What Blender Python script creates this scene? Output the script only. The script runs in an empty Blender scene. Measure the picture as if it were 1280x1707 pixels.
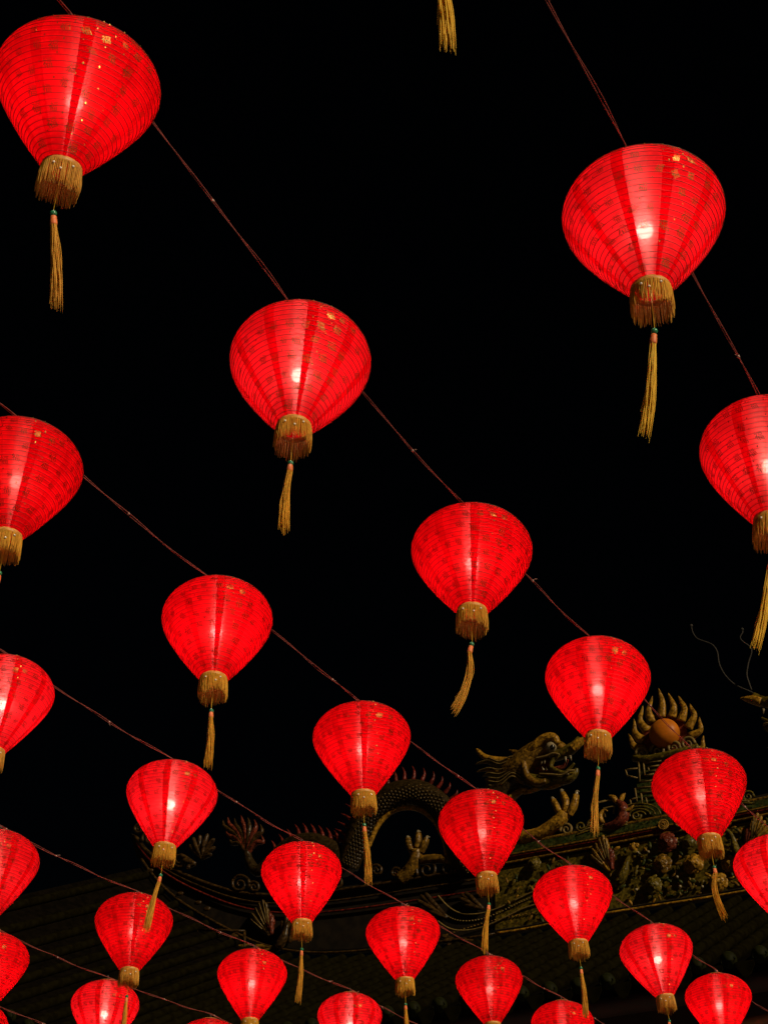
import bpy, math, random
from mathutils import Vector, Matrix, Quaternion
R = math.radians
random.seed(7)
sc = bpy.context.scene
col = sc.collection

# ---------------------------------------------------------------- camera, sky, sun, exposure
PITCH, FPX, IW, IH = R(35), 2600.0, 1280.0, 1707.0
CAM = Vector((0, 0, 1.6))
cd = bpy.data.cameras.new('camera')
cam = bpy.data.objects.new('camera', cd); col.objects.link(cam)
cam.location = CAM
cam.rotation_euler = (R(90) + PITCH, 0, 0)
cd.sensor_fit = 'VERTICAL'; cd.sensor_height = 24; cd.lens = 24 * FPX / IH
cd.clip_start = .05; cd.clip_end = 2000
sc.camera = cam

SUN_EL, SUN_AZ = R(27), R(141)          # azimuth from +Y towards +X
world = bpy.data.worlds.new('World'); sc.world = world; world.use_nodes = True
wn = world.node_tree.nodes; wl = world.node_tree.links
sky = wn.new('ShaderNodeTexSky'); sky.sky_type = 'NISHITA'; sky.sun_disc = False
sky.sun_elevation = SUN_EL; sky.sun_rotation = SUN_AZ
wl.new(sky.outputs[0], wn['Background'].inputs[0])
wn['Background'].inputs[1].default_value = 0.00018

sl = bpy.data.lights.new('sun', 'SUN'); sl.energy = 3.4; sl.angle = R(2); sl.color = (1.0, .80, .52)
so = bpy.data.objects.new('sun', sl); col.objects.link(so)
sdir = Vector((math.cos(SUN_EL) * math.sin(SUN_AZ), math.cos(SUN_EL) * math.cos(SUN_AZ), math.sin(SUN_EL)))
so.rotation_euler = sdir.to_track_quat('Z', 'Y').to_euler()

sc.view_settings.view_transform = 'Standard'; sc.view_settings.look = 'None'
sc.view_settings.exposure = 0; sc.view_settings.gamma = 1
sc.render.engine = 'CYCLES'
cy = sc.cycles
cy.use_denoising = True
cy.max_bounces = 7; cy.diffuse_bounces = 4; cy.glossy_bounces = 3; cy.transmission_bounces = 4
cy.transparent_max_bounces = 14; cy.sample_clamp_indirect = 4.0
cy.use_light_tree = True
cy.caustics_reflective = False; cy.caustics_refractive = False

# ---------------------------------------------------------------- helpers
class MB:
    def __init__(s): s.v = []; s.f = []; s.m = []; s.cur = 0
    def add(s, vs, fs):
        b = len(s.v); s.v += [tuple(v) for v in vs]
        s.f += [tuple(i + b for i in f) for f in fs]; s.m += [s.cur] * len(fs)
    def tube(s, pts, rad, n=8, caps=True, flat=None, up=None):
        pts = [Vector(p) for p in pts]
        if not hasattr(rad, '__len__'): rad = [rad] * len(pts)
        vs = []; prev = None
        for i, p in enumerate(pts):
            t = (pts[min(i + 1, len(pts) - 1)] - pts[max(i - 1, 0)])
            t = t.normalized() if t.length > 1e-9 else Vector((0, 0, 1))
            if up is not None: a = Vector(up) - t * t.dot(Vector(up))
            elif prev is None:
                a = Vector((0, 0, 1)).cross(t)
                if a.length < .1: a = Vector((1, 0, 0)).cross(t)
            else: a = prev - t * prev.dot(t)
            if a.length < 1e-6: a = t.orthogonal()
            a.normalize(); prev = a; b = t.cross(a)
            fl = 1 if flat is None else flat
            for k in range(n):
                q = 2 * math.pi * k / n
                vs.append(p + (a * math.cos(q) * fl + b * math.sin(q)) * rad[i])
        fs = []
        for i in range(len(pts) - 1):
            for k in range(n):
                k2 = (k + 1) % n
                fs.append((i * n + k, i * n + k2, (i + 1) * n + k2, (i + 1) * n + k))
        if caps:
            fs.append(tuple(range(n))[::-1]); fs.append(tuple((len(pts) - 1) * n + k for k in range(n)))
        s.add(vs, fs)
    def lathe(s, prof, n=32, a0=0, a1=2 * math.pi, org=(0, 0, 0)):
        full = abs(a1 - a0 - 2 * math.pi) < 1e-6
        m = n if full else n + 1
        vs = []
        for r, h in prof:
            for k in range(m):
                a = a0 + (a1 - a0) * k / n
                vs.append((org[0] + r * math.cos(a), org[1] + r * math.sin(a), org[2] + h))
        fs = []
        for i in range(len(prof) - 1):
            for k in range(n):
                k2 = (k + 1) % m
                fs.append((i * m + k, i * m + k2, (i + 1) * m + k2, (i + 1) * m + k))
        s.add(vs, fs)
    def ball(s, c, r, nu=12, nv=8, sc3=None, axes=None):
        c = Vector(c); vs = []; fs = []
        sc3 = sc3 or (1, 1, 1)
        ax = axes or (Vector((1, 0, 0)), Vector((0, 1, 0)), Vector((0, 0, 1)))
        for j in range(nv + 1):
            th = math.pi * j / nv
            for i in range(nu):
                ph = 2 * math.pi * i / nu
                l = (math.sin(th) * math.cos(ph) * sc3[0], math.sin(th) * math.sin(ph) * sc3[1], math.cos(th) * sc3[2])
                vs.append(c + (ax[0] * l[0] + ax[1] * l[1] + ax[2] * l[2]) * r)
        for j in range(nv):
            for i in range(nu):
                i2 = (i + 1) % nu
                fs.append((j * nu + i, (j + 1) * nu + i, (j + 1) * nu + i2, j * nu + i2))
        s.add(vs, fs)
    def hexa(s, p):       # 8 corners: bottom 4, top 4
        s.add(p, [(3, 2, 1, 0), (4, 5, 6, 7), (0, 1, 5, 4), (1, 2, 6, 5), (2, 3, 7, 6), (3, 0, 4, 7)])
    def box(s, c, ax, half):
        c = Vector(c)
        P = [c + ax[0] * (half[0] * i) + ax[1] * (half[1] * j) + ax[2] * (half[2] * k)
             for k in (-1, 1) for i, j in ((-1, -1), (1, -1), (1, 1), (-1, 1))]
        s.hexa(P)
    def mesh(s, name, mats, off=None, smooth=True):
        me = bpy.data.meshes.new(name)
        v = s.v if off is None else [(x - off[0], y - off[1], z - off[2]) for x, y, z in s.v]
        me.from_pydata(v, [], s.f)
        for m in (mats if isinstance(mats, (list, tuple)) else [mats]): me.materials.append(m)
        me.polygons.foreach_set('material_index', s.m)
        if smooth: me.polygons.foreach_set('use_smooth', [True] * len(s.f))
        me.update()
        return me
    def build(s, name, mat, parent=None, smooth=True):
        off = wloc(parent) if parent else None
        return link(name, s.mesh(name, mat, off, smooth), parent)

def wloc(o):
    l = Vector(o.location)
    while o.parent: o = o.parent; l = l + Vector(o.location)
    return l
def link(name, me, parent=None):
    o = bpy.data.objects.new(name, me); col.objects.link(o); o.parent = parent
    return o
def thing(name, label, cat, loc=(0, 0, 0), group=None):
    o = bpy.data.objects.new(name, None); col.objects.link(o); o.location = loc; o.empty_display_size = .1
    return tag(o, label, cat, group)
def tag(o, label, cat, group=None):
    o['label'] = label; o['category'] = cat
    if group: o['group'] = group
    return o

# ---------------------------------------------------------------- materials
def mat(name, c1, c2=None, scale=20, rough=.5, metal=0, bump=0.0, detail=4, spec=.5):
    m = bpy.data.materials.new(name); m.use_nodes = True
    n = m.node_tree.nodes; l = m.node_tree.links; b = n['Principled BSDF']
    b.inputs['Roughness'].default_value = rough; b.inputs['Metallic'].default_value = metal
    b.inputs['Specular IOR Level'].default_value = spec
    tc = n.new('ShaderNodeTexCoord'); nz = n.new('ShaderNodeTexNoise')
    nz.inputs['Scale'].default_value = scale; nz.inputs['Detail'].default_value = detail
    l.new(tc.outputs['Object'], nz.inputs['Vector'])
    rp = n.new('ShaderNodeValToRGB'); rp.color_ramp.elements[0].position = .35; rp.color_ramp.elements[1].position = .65
    rp.color_ramp.elements[0].color = (*c1, 1); rp.color_ramp.elements[1].color = (*(c2 or c1), 1)
    l.new(nz.outputs['Fac'], rp.inputs[0]); l.new(rp.outputs[0], b.inputs['Base Color'])
    if bump:
        bp = n.new('ShaderNodeBump'); bp.inputs['Strength'].default_value = bump; bp.inputs['Distance'].default_value = .01
        l.new(nz.outputs['Fac'], bp.inputs['Height']); l.new(bp.outputs[0], b.inputs['Normal'])
    return m

def shards(m, scale=30, jit=.32, lo=.62, hi=1.45):
    """cut-porcelain skin: every chip has its own tone and its own slight tilt"""
    n = m.node_tree.nodes; l = m.node_tree.links; b = n['Principled BSDF']
    tc = [x for x in n if x.type == 'TEX_COORD'][0]; rp = [x for x in n if x.type == 'VALTORGB'][0]
    vo = n.new('ShaderNodeTexVoronoi'); vo.inputs['Scale'].default_value = scale; l.new(tc.outputs['Object'], vo.inputs['Vector'])
    sp = n.new('ShaderNodeSeparateColor'); l.new(vo.outputs['Color'], sp.inputs[0])
    mr = n.new('ShaderNodeMapRange'); mr.inputs[3].default_value = lo; mr.inputs[4].default_value = hi; l.new(sp.outputs[0], mr.inputs[0])
    vm = n.new('ShaderNodeVectorMath'); vm.operation = 'SCALE'; l.new(rp.outputs[0], vm.inputs[0]); l.new(mr.outputs[0], vm.inputs['Scale']); l.new(vm.outputs[0], b.inputs['Base Color'])
    su = n.new('ShaderNodeVectorMath'); su.operation = 'SUBTRACT'; l.new(vo.outputs['Color'], su.inputs[0]); su.inputs[1].default_value = (.5, .5, .5)
    s2 = n.new('ShaderNodeVectorMath'); s2.operation = 'SCALE'; l.new(su.outputs[0], s2.inputs[0]); s2.inputs['Scale'].default_value = jit
    ge = n.new('ShaderNodeNewGeometry'); ad = n.new('ShaderNodeVectorMath'); l.new(ge.outputs['Normal'], ad.inputs[0]); l.new(s2.outputs[0], ad.inputs[1])
    nm = n.new('ShaderNodeVectorMath'); nm.operation = 'NORMALIZE'; l.new(ad.outputs[0], nm.inputs[0])
    bp = [x for x in n if x.type == 'BUMP']
    if bp: l.new(nm.outputs[0], bp[0].inputs['Normal'])
    else: l.new(nm.outputs[0], b.inputs['Normal'])
    b.inputs['Roughness'].default_value = .38; b.inputs['Specular IOR Level'].default_value = .16

def fabric(name, tcol, t_w, streak_col, streak_w, sheer_col, sheer_w, dif, ru=.14):
    """woven silk: scatters light through, horizontal threads smear it upwards and downwards, gaps let some straight through"""
    m = bpy.data.materials.new(name); m.use_nodes = True
    n = m.node_tree.nodes; l = m.node_tree.links
    for x in list(n):
        if x.type != 'OUTPUT_MATERIAL': n.remove(x)
    out = [x for x in n if x.type == 'OUTPUT_MATERIAL'][0]
    tc = n.new('ShaderNodeTexCoord'); nz = n.new('ShaderNodeTexNoise'); nz.inputs['Scale'].default_value = 14; nz.inputs['Detail'].default_value = 8; nz.inputs['Roughness'].default_value = .72
    l.new(tc.outputs['Object'], nz.inputs['Vector'])
    mr = n.new('ShaderNodeMapRange'); mr.inputs[1].default_value = .3; mr.inputs[2].default_value = .7; mr.inputs[3].default_value = .74; mr.inputs[4].default_value = 1.12
    l.new(nz.outputs['Fac'], mr.inputs[0])
    def scaled(c):
        v = n.new('ShaderNodeVectorMath'); v.operation = 'SCALE'; v.inputs[0].default_value = c; l.new(mr.outputs[0], v.inputs['Scale']); return v.outputs[0]
    tr = n.new('ShaderNodeBsdfTranslucent'); l.new(scaled([c * t_w for c in tcol]), tr.inputs[0])
    df = n.new('ShaderNodeBsdfDiffuse'); l.new(scaled(dif), df.inputs[0])
    a1 = n.new('ShaderNodeAddShader'); l.new(tr.outputs[0], a1.inputs[0]); l.new(df.outputs[0], a1.inputs[1])
    last = a1
    if streak_w:
        ge = n.new('ShaderNodeNewGeometry'); cr = n.new('ShaderNodeVectorMath'); cr.operation = 'CROSS_PRODUCT'
        cr.inputs[0].default_value = (0, 0, 1); l.new(ge.outputs['True Normal'], cr.inputs[1])
        nm = n.new('ShaderNodeVectorMath'); nm.operation = 'NORMALIZE'; l.new(cr.outputs[0], nm.inputs[0])
        h = n.new('ShaderNodeBsdfHair'); h.component = 'Transmission'
        h.inputs['Color'].default_value = (*[c * streak_w for c in streak_col], 1)
        h.inputs['Offset'].default_value = 0; h.inputs['RoughnessU'].default_value = ru; h.inputs['RoughnessV'].default_value = 1.0
        l.new(nm.outputs[0], h.inputs['Tangent'])
        a2 = n.new('ShaderNodeAddShader'); l.new(last.outputs[0], a2.inputs[0]); l.new(h.outputs[0], a2.inputs[1]); last = a2
        g2 = n.new('ShaderNodeBsdfHair'); g2.component = 'Transmission'; g2.inputs['Color'].default_value = (*[c * streak_w * .6 for c in streak_col], 1)
        g2.inputs['Offset'].default_value = 0; g2.inputs['RoughnessU'].default_value = ru * .8; g2.inputs['RoughnessV'].default_value = .10; l.new(nm.outputs[0], g2.inputs['Tangent'])
        a4 = n.new('ShaderNodeAddShader'); l.new(last.outputs[0], a4.inputs[0]); l.new(g2.outputs[0], a4.inputs[1]); last = a4
    if sheer_w:
        tp = n.new('ShaderNodeBsdfTransparent'); tp.inputs[0].default_value = (*[c * sheer_w for c in sheer_col], 1)
        a3 = n.new('ShaderNodeAddShader'); l.new(last.outputs[0], a3.inputs[0]); l.new(tp.outputs[0], a3.inputs[1]); last = a3
    l.new(last.outputs[0], out.inputs[0])
    return m

def emit(name, c, s):
    m = bpy.data.materials.new(name); m.use_nodes = True
    n = m.node_tree.nodes; b = n['Principled BSDF']
    b.inputs['Base Color'].default_value = (.9, .88, .85, 1)
    b.inputs['Emission Color'].default_value = (*c, 1); b.inputs['Emission Strength'].default_value = s
    return m

def threads(name, c1, c2, tl):
    m = mat(name, c1, c2, 60, .55)
    n = m.node_tree.nodes; l = m.node_tree.links; b = n['Principled BSDF']; out = [x for x in n if x.type == 'OUTPUT_MATERIAL'][0]
    t = n.new('ShaderNodeBsdfTranslucent'); rp = [x for x in n if x.type == 'VALTORGB'][0]; l.new(rp.outputs[0], t.inputs[0])
    mx = n.new('ShaderNodeMixShader'); mx.inputs[0].default_value = tl
    l.new(b.outputs[0], mx.inputs[1]); l.new(t.outputs[0], mx.inputs[2]); l.new(mx.outputs[0], out.inputs[0])
    return m

def gold_print(name, mixf, rough):
    m = bpy.data.materials.new(name); m.use_nodes = True
    n = m.node_tree.nodes; l = m.node_tree.links; out = [x for x in n if x.type == 'OUTPUT_MATERIAL'][0]
    b = n['Principled BSDF']; b.inputs['Base Color'].default_value = (.80, .50, .14, 1); b.inputs['Metallic'].default_value = .95; b.inputs['Roughness'].default_value = rough; t = n.new('ShaderNodeBsdfTranslucent'); t.inputs[0].default_value = (.03, .0, .0, 1)
    mx = n.new('ShaderNodeMixShader'); mx.inputs[0].default_value = mixf
    l.new(b.outputs[0], mx.inputs[1]); l.new(t.outputs[0], mx.inputs[2]); l.new(mx.outputs[0], out.inputs[0])
    return m

BULB = 76.0
M = dict(
    dense=fabric('red_silk', (1, .0014, .006), .64, (1, .26, .25), .038, (1, .35, .35), .005, (.20, .0005, .002), .015),
    sheer=fabric('sheer_red_silk', (1, .008, .016), .65, (1, .36, .34), .062, (1, .50, .45), .016, (.20, .001, .003), .026),
    seam=fabric('double_red_silk', (1, .0006, .005), .59, (1, .2, .2), .0, (1, 1, 1), .0, (.20, .0005, .002)),
    wire=mat('dark_wire', (.05, .006, .004), (.08, .012, .008), 40, .6),
    print=gold_print('worn_gold_print', .90, .34), foil=gold_print('fresh_gold_print', .70, .42),  # second print holds extra gold, a near lamp's glint put into colour
    trim=mat('trim_band', (.45, .19, .04), (.60, .30, .07), 90, .5),
    fringe=threads('fringe_thread', (.70, .35, .02), (.87, .49, .036), .4),
    amber=threads('amber_thread', (.70, .35, .02), (.86, .48, .035), .4),
    tassel=threads('tassel_thread', (.88, .56, .03), (.97, .68, .06), .4),
    bead=mat('pearl_bead', (.92, .86, .78), (.95, .9, .82), 30, .12),
    green_bead=mat('green_bead', (.02, .16, .08), (.03, .22, .10), 60, .2),
    binding=mat('orange_binding', (.60, .13, .04), (.75, .22, .06), 120, .55),
    bulb=emit('bulb_glass', (1, .86, .72), BULB),
    socket=mat('socket', (.06, .06, .06), (.1, .1, .1), 30, .4),
    cable=mat('cable', (.17, .035, .035), (.28, .07, .06), 60, .5),
    tie=mat('cable_tie', (.40, .22, .2), (.5, .3, .28), 30, .4),
    gold=mat('gold_paint', (.25, .130, .010), (.13, .064, .006), 14, .42, 0, .35, 4, .12),
    ochre=mat('ochre_paint', (.13, .066, .006), (.060, .032, .004), 16, .45, 0, .3, 4, .12),
    green=mat('green_glaze', (.012, .022, .005), (.034, .034, .006), 12, .4, 0, .3, 4, .12),
    moss=mat('olive_glaze', (.085, .058, .005), (.040, .031, .004), 18, .4, 0, .3, 4, .12),
    redp=mat('red_paint', (.10, .011, .006), (.050, .006, .004), 12, .5, 0, .3, 4, .12),
    rose=mat('rose_glaze', (.11, .020, .009), (.055, .012, .006), 22, .45, 0, .3, 4, .12),
    cream=mat('cream_line', (.17, .115, .035), (.085, .056, .018), 25, .4, 0, .2, 4, .12),
    dim=mat('sooty_ochre', (.040, .020, .004), (.016, .009, .003), 16, .5, 0, .3, 4, .12),  # dark copy of the ochre, weak light on the ridge's left put into colour
    ivory=mat('ivory', (.20, .16, .09), (.13, .10, .055), 25, .3),
    black=mat('black_glaze', (.006, .005, .005), (.01, .008, .007), 25, .15),
    pearl=mat('orange_pearl', (.40, .115, .006), (.30, .085, .006), 9, .42, 0, .12, 4, .12),
    scale=mat('scale_glaze', (.010, .006, .002), (.022, .013, .003), 30, .35),  # darkened so the dim light on the dragon's body sits in the colour
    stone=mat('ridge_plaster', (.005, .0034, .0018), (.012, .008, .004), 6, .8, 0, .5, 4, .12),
    tile=mat('green_tile', (.003, .0024, .0008), (.006, .005, .0014), 8, .9, 0, .3, 4, 0),  # near black: the roof's weak grazing light is put into this colour
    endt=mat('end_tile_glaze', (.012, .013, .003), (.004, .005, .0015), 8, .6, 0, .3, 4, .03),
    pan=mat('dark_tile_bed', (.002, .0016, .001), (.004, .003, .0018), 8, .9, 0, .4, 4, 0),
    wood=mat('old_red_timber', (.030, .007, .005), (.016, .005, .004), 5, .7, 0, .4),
    beam=mat('orange_timber', (.30, .12, .05), (.22, .08, .035), 8, .55, 0, .3),
    whisk=mat('wire_whisker', (.030, .028, .025), (.05, .045, .04), 30, .8, 0, 0, 4, .05),
    ground=mat('granite_paving', (.16, .14, .13), (.24, .22, .20), 3, .7, 0, .3),
)

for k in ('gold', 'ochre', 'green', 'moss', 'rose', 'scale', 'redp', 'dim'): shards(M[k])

# ---------------------------------------------------------------- the setting
g = MB(); g.add([(-400, -400, 0), (400, -400, 0), (400, 400, 0), (-400, 400, 0)], [(0, 1, 2, 3)])
go = g.build('ground', M['ground'], None, False); go['kind'] = 'structure'

# temple frame: P0 on the ridge (the pearl), A along the ridge, O out of the facade
fw = Vector((0, math.cos(PITCH), math.sin(PITCH))); upv = Vector((0, -math.sin(PITCH), math.cos(PITCH)))
def ray(px, py): return fw + Vector((1, 0, 0)) * ((px - IW / 2) / FPX) - upv * ((py - IH / 2) / FPX)
d0 = ray(1107, 1222); P0 = CAM + d0 * (24.0 / d0.y)
RA = R(30)
A = Vector((math.cos(RA), -math.sin(RA), 0)); O = Vector((-math.sin(RA), -math.cos(RA), 0)); Z = Vector((0, 0, 1))
AX = (A, O, Z)
def at(px, py, off=0.0):
    """the point of the ridge's vertical plane (moved out by off metres) that was measured at this pixel"""
    d = ray(px, py); t = ((P0 + O * off - CAM).dot(O)) / d.dot(O)
    return CAM + d * t
def msize(px, py): return (at(px, py) - CAM).dot(fw) / FPX       # metres per pixel there
def smooth_path(p, k=6):
    """Catmull-Rom through control tuples"""
    out = []
    for i in range(len(p) - 1):
        p0, p1, p2, p3 = p[max(i - 1, 0)], p[i], p[i + 1], p[min(i + 2, len(p) - 1)]
        for j in range(k):
            t = j / k
            out.append(tuple(.5 * (2 * b + (c - a) * t + (2 * a - 5 * b + 4 * c - d) * t * t + (3 * b - a - 3 * c + d) * t ** 3)
                             for a, b, c, d in zip(p0, p1, p2, p3)))
    out.append(tuple(p[-1])); return out
MIR = [False]
def mirror(p):
    if not MIR[0]: return p
    q = p - P0; s = q.dot(A)
    return P0 + q - A * (2 * s - .14)
def ptube(mb, ctrl, k=6, n=8, flat=None):
    """a round bar modelled through (px, py, radius px, out m) measurements"""
    ctrl = [tuple(c) + (0,) * (4 - len(c)) for c in ctrl]
    P = smooth_path(ctrl, k)
    pts = [mirror(at(x, y, o)) for x, y, r, o in P]
    rad = [max(r, .3) * msize(x, y) for x, y, r, o in P]
    mb.tube(pts, rad, n, True, flat, O if flat is not None else None)
def pball(mb, px, py, r, off=0, sc3=(1, 1, 1), nu=14, nv=9):
    mb.ball(mirror(at(px, py, off)), r * msize(px, py), nu, nv, sc3, AX)
def spiral(px, py, r, turns=1.6, a0=0, sg=1, w=2.6, off=0, tail=None):
    c = []
    N = int(turns * 9)
    for i in range(N + 1):
        t = i / N; q = a0 + sg * t * turns * 2 * math.pi; rr = r * (1 - .86 * t)
        c.append((px + rr * math.cos(q), py + rr * math.sin(q), w * (1 - .45 * t), off))
    if tail: c = [(x, y, w * .8, off) for x, y in tail] + c
    return c

temple = thing('temple', 'dark temple with painted relief ridge and green tube-tiled roof', 'temple', (P0.x + 2 * O.x, P0.y + 2 * O.y, 0))

TOP_C = [(826, 1412), (880, 1404), (950, 1391), (1020, 1379), (1096, 1364), (1180, 1350), (1280, 1330), (1420, 1298), (1600, 1255), (1800, 1200)]
MID_C = [(826, 1442), (880, 1432), (950, 1419), (1020, 1406), (1096, 1391), (1180, 1377), (1280, 1357), (1420, 1326), (1600, 1284), (1800, 1231)]
BOT_C = [(826, 1556), (880, 1548), (950, 1533), (1020, 1521), (1096, 1509), (1180, 1496), (1280, 1478), (1420, 1450), (1600, 1411), (1800, 1362)]
TOP_L = [(225, 1392), (245, 1418), (280, 1444), (330, 1467), (390, 1486), (450, 1492), (520, 1489), (600, 1479), (725, 1459), (824, 1443)]
BOT_L = [(236, 1432), (258, 1462), (290, 1494), (335, 1524), (395, 1556), (450, 1578), (520, 1588), (600, 1585), (725, 1571), (824, 1557)]
def slab(mb, top, bot, o0, o1):
    vs = []
    for (a, b), (c, d) in zip(top, bot):
        T = at(a, b, (o0 + o1) / 2); B = at(c, d, (o0 + o1) / 2); h = O * ((o1 - o0) / 2)
        vs += [B - h, B + h, T + h, T - h]
    fs = []
    for i in range(len(top) - 1):
        for k in range(4):
            k2 = (k + 1) % 4
            fs.append((i * 4 + k, i * 4 + k2, i * 4 + 4 + k2, i * 4 + 4 + k))
    fs += [(3, 2, 1, 0), tuple(len(vs) - 4 + k for k in range(4))]
    mb.add(vs, fs)
def lerp(P, Q, t): return [(a[0] + (b[0] - a[0]) * t, a[1] + (b[1] - a[1]) * t) for a, b in zip(P, Q)]
def rail(name, P, r, m, off):
    b = MB(); ptube(b, [(x, y, r, off) for x, y in P], 4, 8); return b.build(name, m, temple)
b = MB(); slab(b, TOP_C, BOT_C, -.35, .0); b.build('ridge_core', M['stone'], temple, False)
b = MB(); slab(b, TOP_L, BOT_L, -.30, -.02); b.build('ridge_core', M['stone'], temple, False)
b = MB(); slab(b, lerp(TOP_C, MID_C, .10), lerp(TOP_C, MID_C, .52), .002, .10); b.build('cornice', M['green'], temple, False)
b = MB(); slab(b, lerp(TOP_C, MID_C, .62), lerp(TOP_C, MID_C, .92), .002, .07); b.build('red_band', M['redp'], temple, False)
rail('top_rail', TOP_C, 4.0, M['ochre'], .06)
rail('moulding', lerp(TOP_C, MID_C, .55), 2.2, M['ochre'], .11)
rail('moulding', lerp(TOP_C, MID_C, 1.0), 2.4, M['ochre'], .07)
rail('bottom_rail', BOT_C, 2.6, M['gold'], .10)
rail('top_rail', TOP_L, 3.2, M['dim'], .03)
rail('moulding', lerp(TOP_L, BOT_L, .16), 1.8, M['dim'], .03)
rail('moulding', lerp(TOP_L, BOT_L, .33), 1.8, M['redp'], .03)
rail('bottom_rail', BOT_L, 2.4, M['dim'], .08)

# roof slope: bed + one roll of tube tiles after another + round end tiles
SL = R(27); DN = O * math.cos(SL) - Z * math.sin(SL); NR = O * math.sin(SL) + Z * math.cos(SL)
RLEN = 6.4
base = [at(x, y, .05) - Z * .16 for x, y in (BOT_L + BOT_C)]
sb = [(p - P0).dot(A) for p in base]; zb = [p.z for p in base]
def zbase(s):
    for i in range(len(sb) - 1):
        if sb[i] <= s <= sb[i + 1]: return zb[i] + (zb[i + 1] - zb[i]) * (s - sb[i]) / max(sb[i + 1] - sb[i], 1e-6)
    return zb[0] if s < sb[0] else zb[-1]
def rp(s, d, h=0): return P0 + A * s + O * .05 + Z * (zbase(s) - P0.z) + DN * d + NR * h
S0, S1 = sb[0], 6.6
N = 60
b = MB(); vs = []
for i in range(N + 1):
    s = S0 + (S1 - S0) * i / N
    vs += [rp(s, -.1, -.02), rp(s, RLEN, -.02), rp(s, RLEN, -.16), rp(s, -.1, -.16)]
fs = []
for i in range(N):
    for k in range(4):
        fs.append((i * 4 + k, i * 4 + (k + 1) % 4, i * 4 + 4 + (k + 1) % 4, i * 4 + 4 + k))
fs += [(0, 1, 2, 3), (N * 4 + 3, N * 4 + 2, N * 4 + 1, N * 4)]
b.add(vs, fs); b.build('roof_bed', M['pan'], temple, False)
tb = MB(); pts = []; rad = []
nseg = 16
for i in range(nseg):
    a = RLEN * i / nseg; e = RLEN * (i + 1) / nseg
    for d, r in ((a, .085), (a + .03, .092), (a + .05, .078), (e - .01, .083)): pts.append(DN * d); rad.append(r)
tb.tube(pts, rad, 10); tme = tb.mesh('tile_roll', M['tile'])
eb = MB(); q = [DN * (RLEN - .02), DN * (RLEN + .03), DN * (RLEN + .035), DN * (RLEN + .02)]
eb.tube(q, [.098, .098, .08, .06], 16); eme = eb.mesh('end_tile', M['endt'])
db = MB(); hw = .11      # the drooping drip tile between two rolls
c0 = DN * (RLEN + .01)
loop = [c0 + A * hw, c0 + A * hw - Z * .05, c0 + A * .05 - Z * .16, c0 - Z * .2, c0 - A * .05 - Z * .16, c0 - A * hw - Z * .05, c0 - A * hw]
db.add(loop + [p + O * .03 for p in loop], [tuple(range(7))[::-1], tuple(range(7, 14))] + [(i, (i + 1) % 7, 7 + (i + 1) % 7, 7 + i) for i in range(7)])
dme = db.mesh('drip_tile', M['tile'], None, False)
s = S0 + .2; tl = wloc(temple); r_ = random.Random(3)
while s < S1:
    p = rp(s, 0, .03) - tl
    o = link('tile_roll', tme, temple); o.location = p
    e = link('end_tile', eme, o)
    p2 = rp(s + .19, 0, -.02) - tl
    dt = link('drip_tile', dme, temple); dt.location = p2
    s += .38
# under the eaves: fascia, purlins, brackets, facade
b = MB(); e0 = rp(S0 + .1, RLEN - .35, -.30); 
for i in range(N):
    s1 = S0 + .1 + (S1 - S0 - .2) * i / N; s2 = S0 + .1 + (S1 - S0 - .2) * (i + 1) / N
    b.tube([rp(s1, RLEN - .4, -.32), rp(s2, RLEN - .4, -.32)], .13, 10, False)
b.build('eave_purlin', M['wood'], temple)
for d, rr in ((RLEN - 1.6, .15), (RLEN - 2.9, .15)):
    b = MB(); b.tube([rp(S0 + .3 + (S1 - S0 - .6) * i / 30, d, -.36) for i in range(31)], rr, 10); b.build('eave_purlin', M['wood'], temple)
b = MB(); fo = RLEN * math.cos(SL) - 2.6
f0, f1 = P0 + A * (S0 + 1.2) + O * fo, P0 + A * S1 + O * fo
for q in (f0, f1): q.z = 0
zt = min(zb) - (RLEN - 2.4) * math.sin(SL) - .5
b.hexa([f0, f1, f1 - O * .4, f0 - O * .4, f0 + Z * zt, f1 + Z * zt, f1 - O * .4 + Z * zt, f0 - O * .4 + Z * zt])
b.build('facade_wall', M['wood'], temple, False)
b = MB(); p1, p2 = at(1150, 1727, 4.6), at(1420, 1668, 4.6); b.tube([p1, p2], .07, 12); b.build('tie_beam', M['beam'], temple)

def ornament(name, m, *ctrls, flat=None, n=8, parent=None, k=6):
    b = MB()
    for c in ctrls: ptube(b, c, k, n, flat)
    return b.build(name, m, parent or temple)

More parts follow.
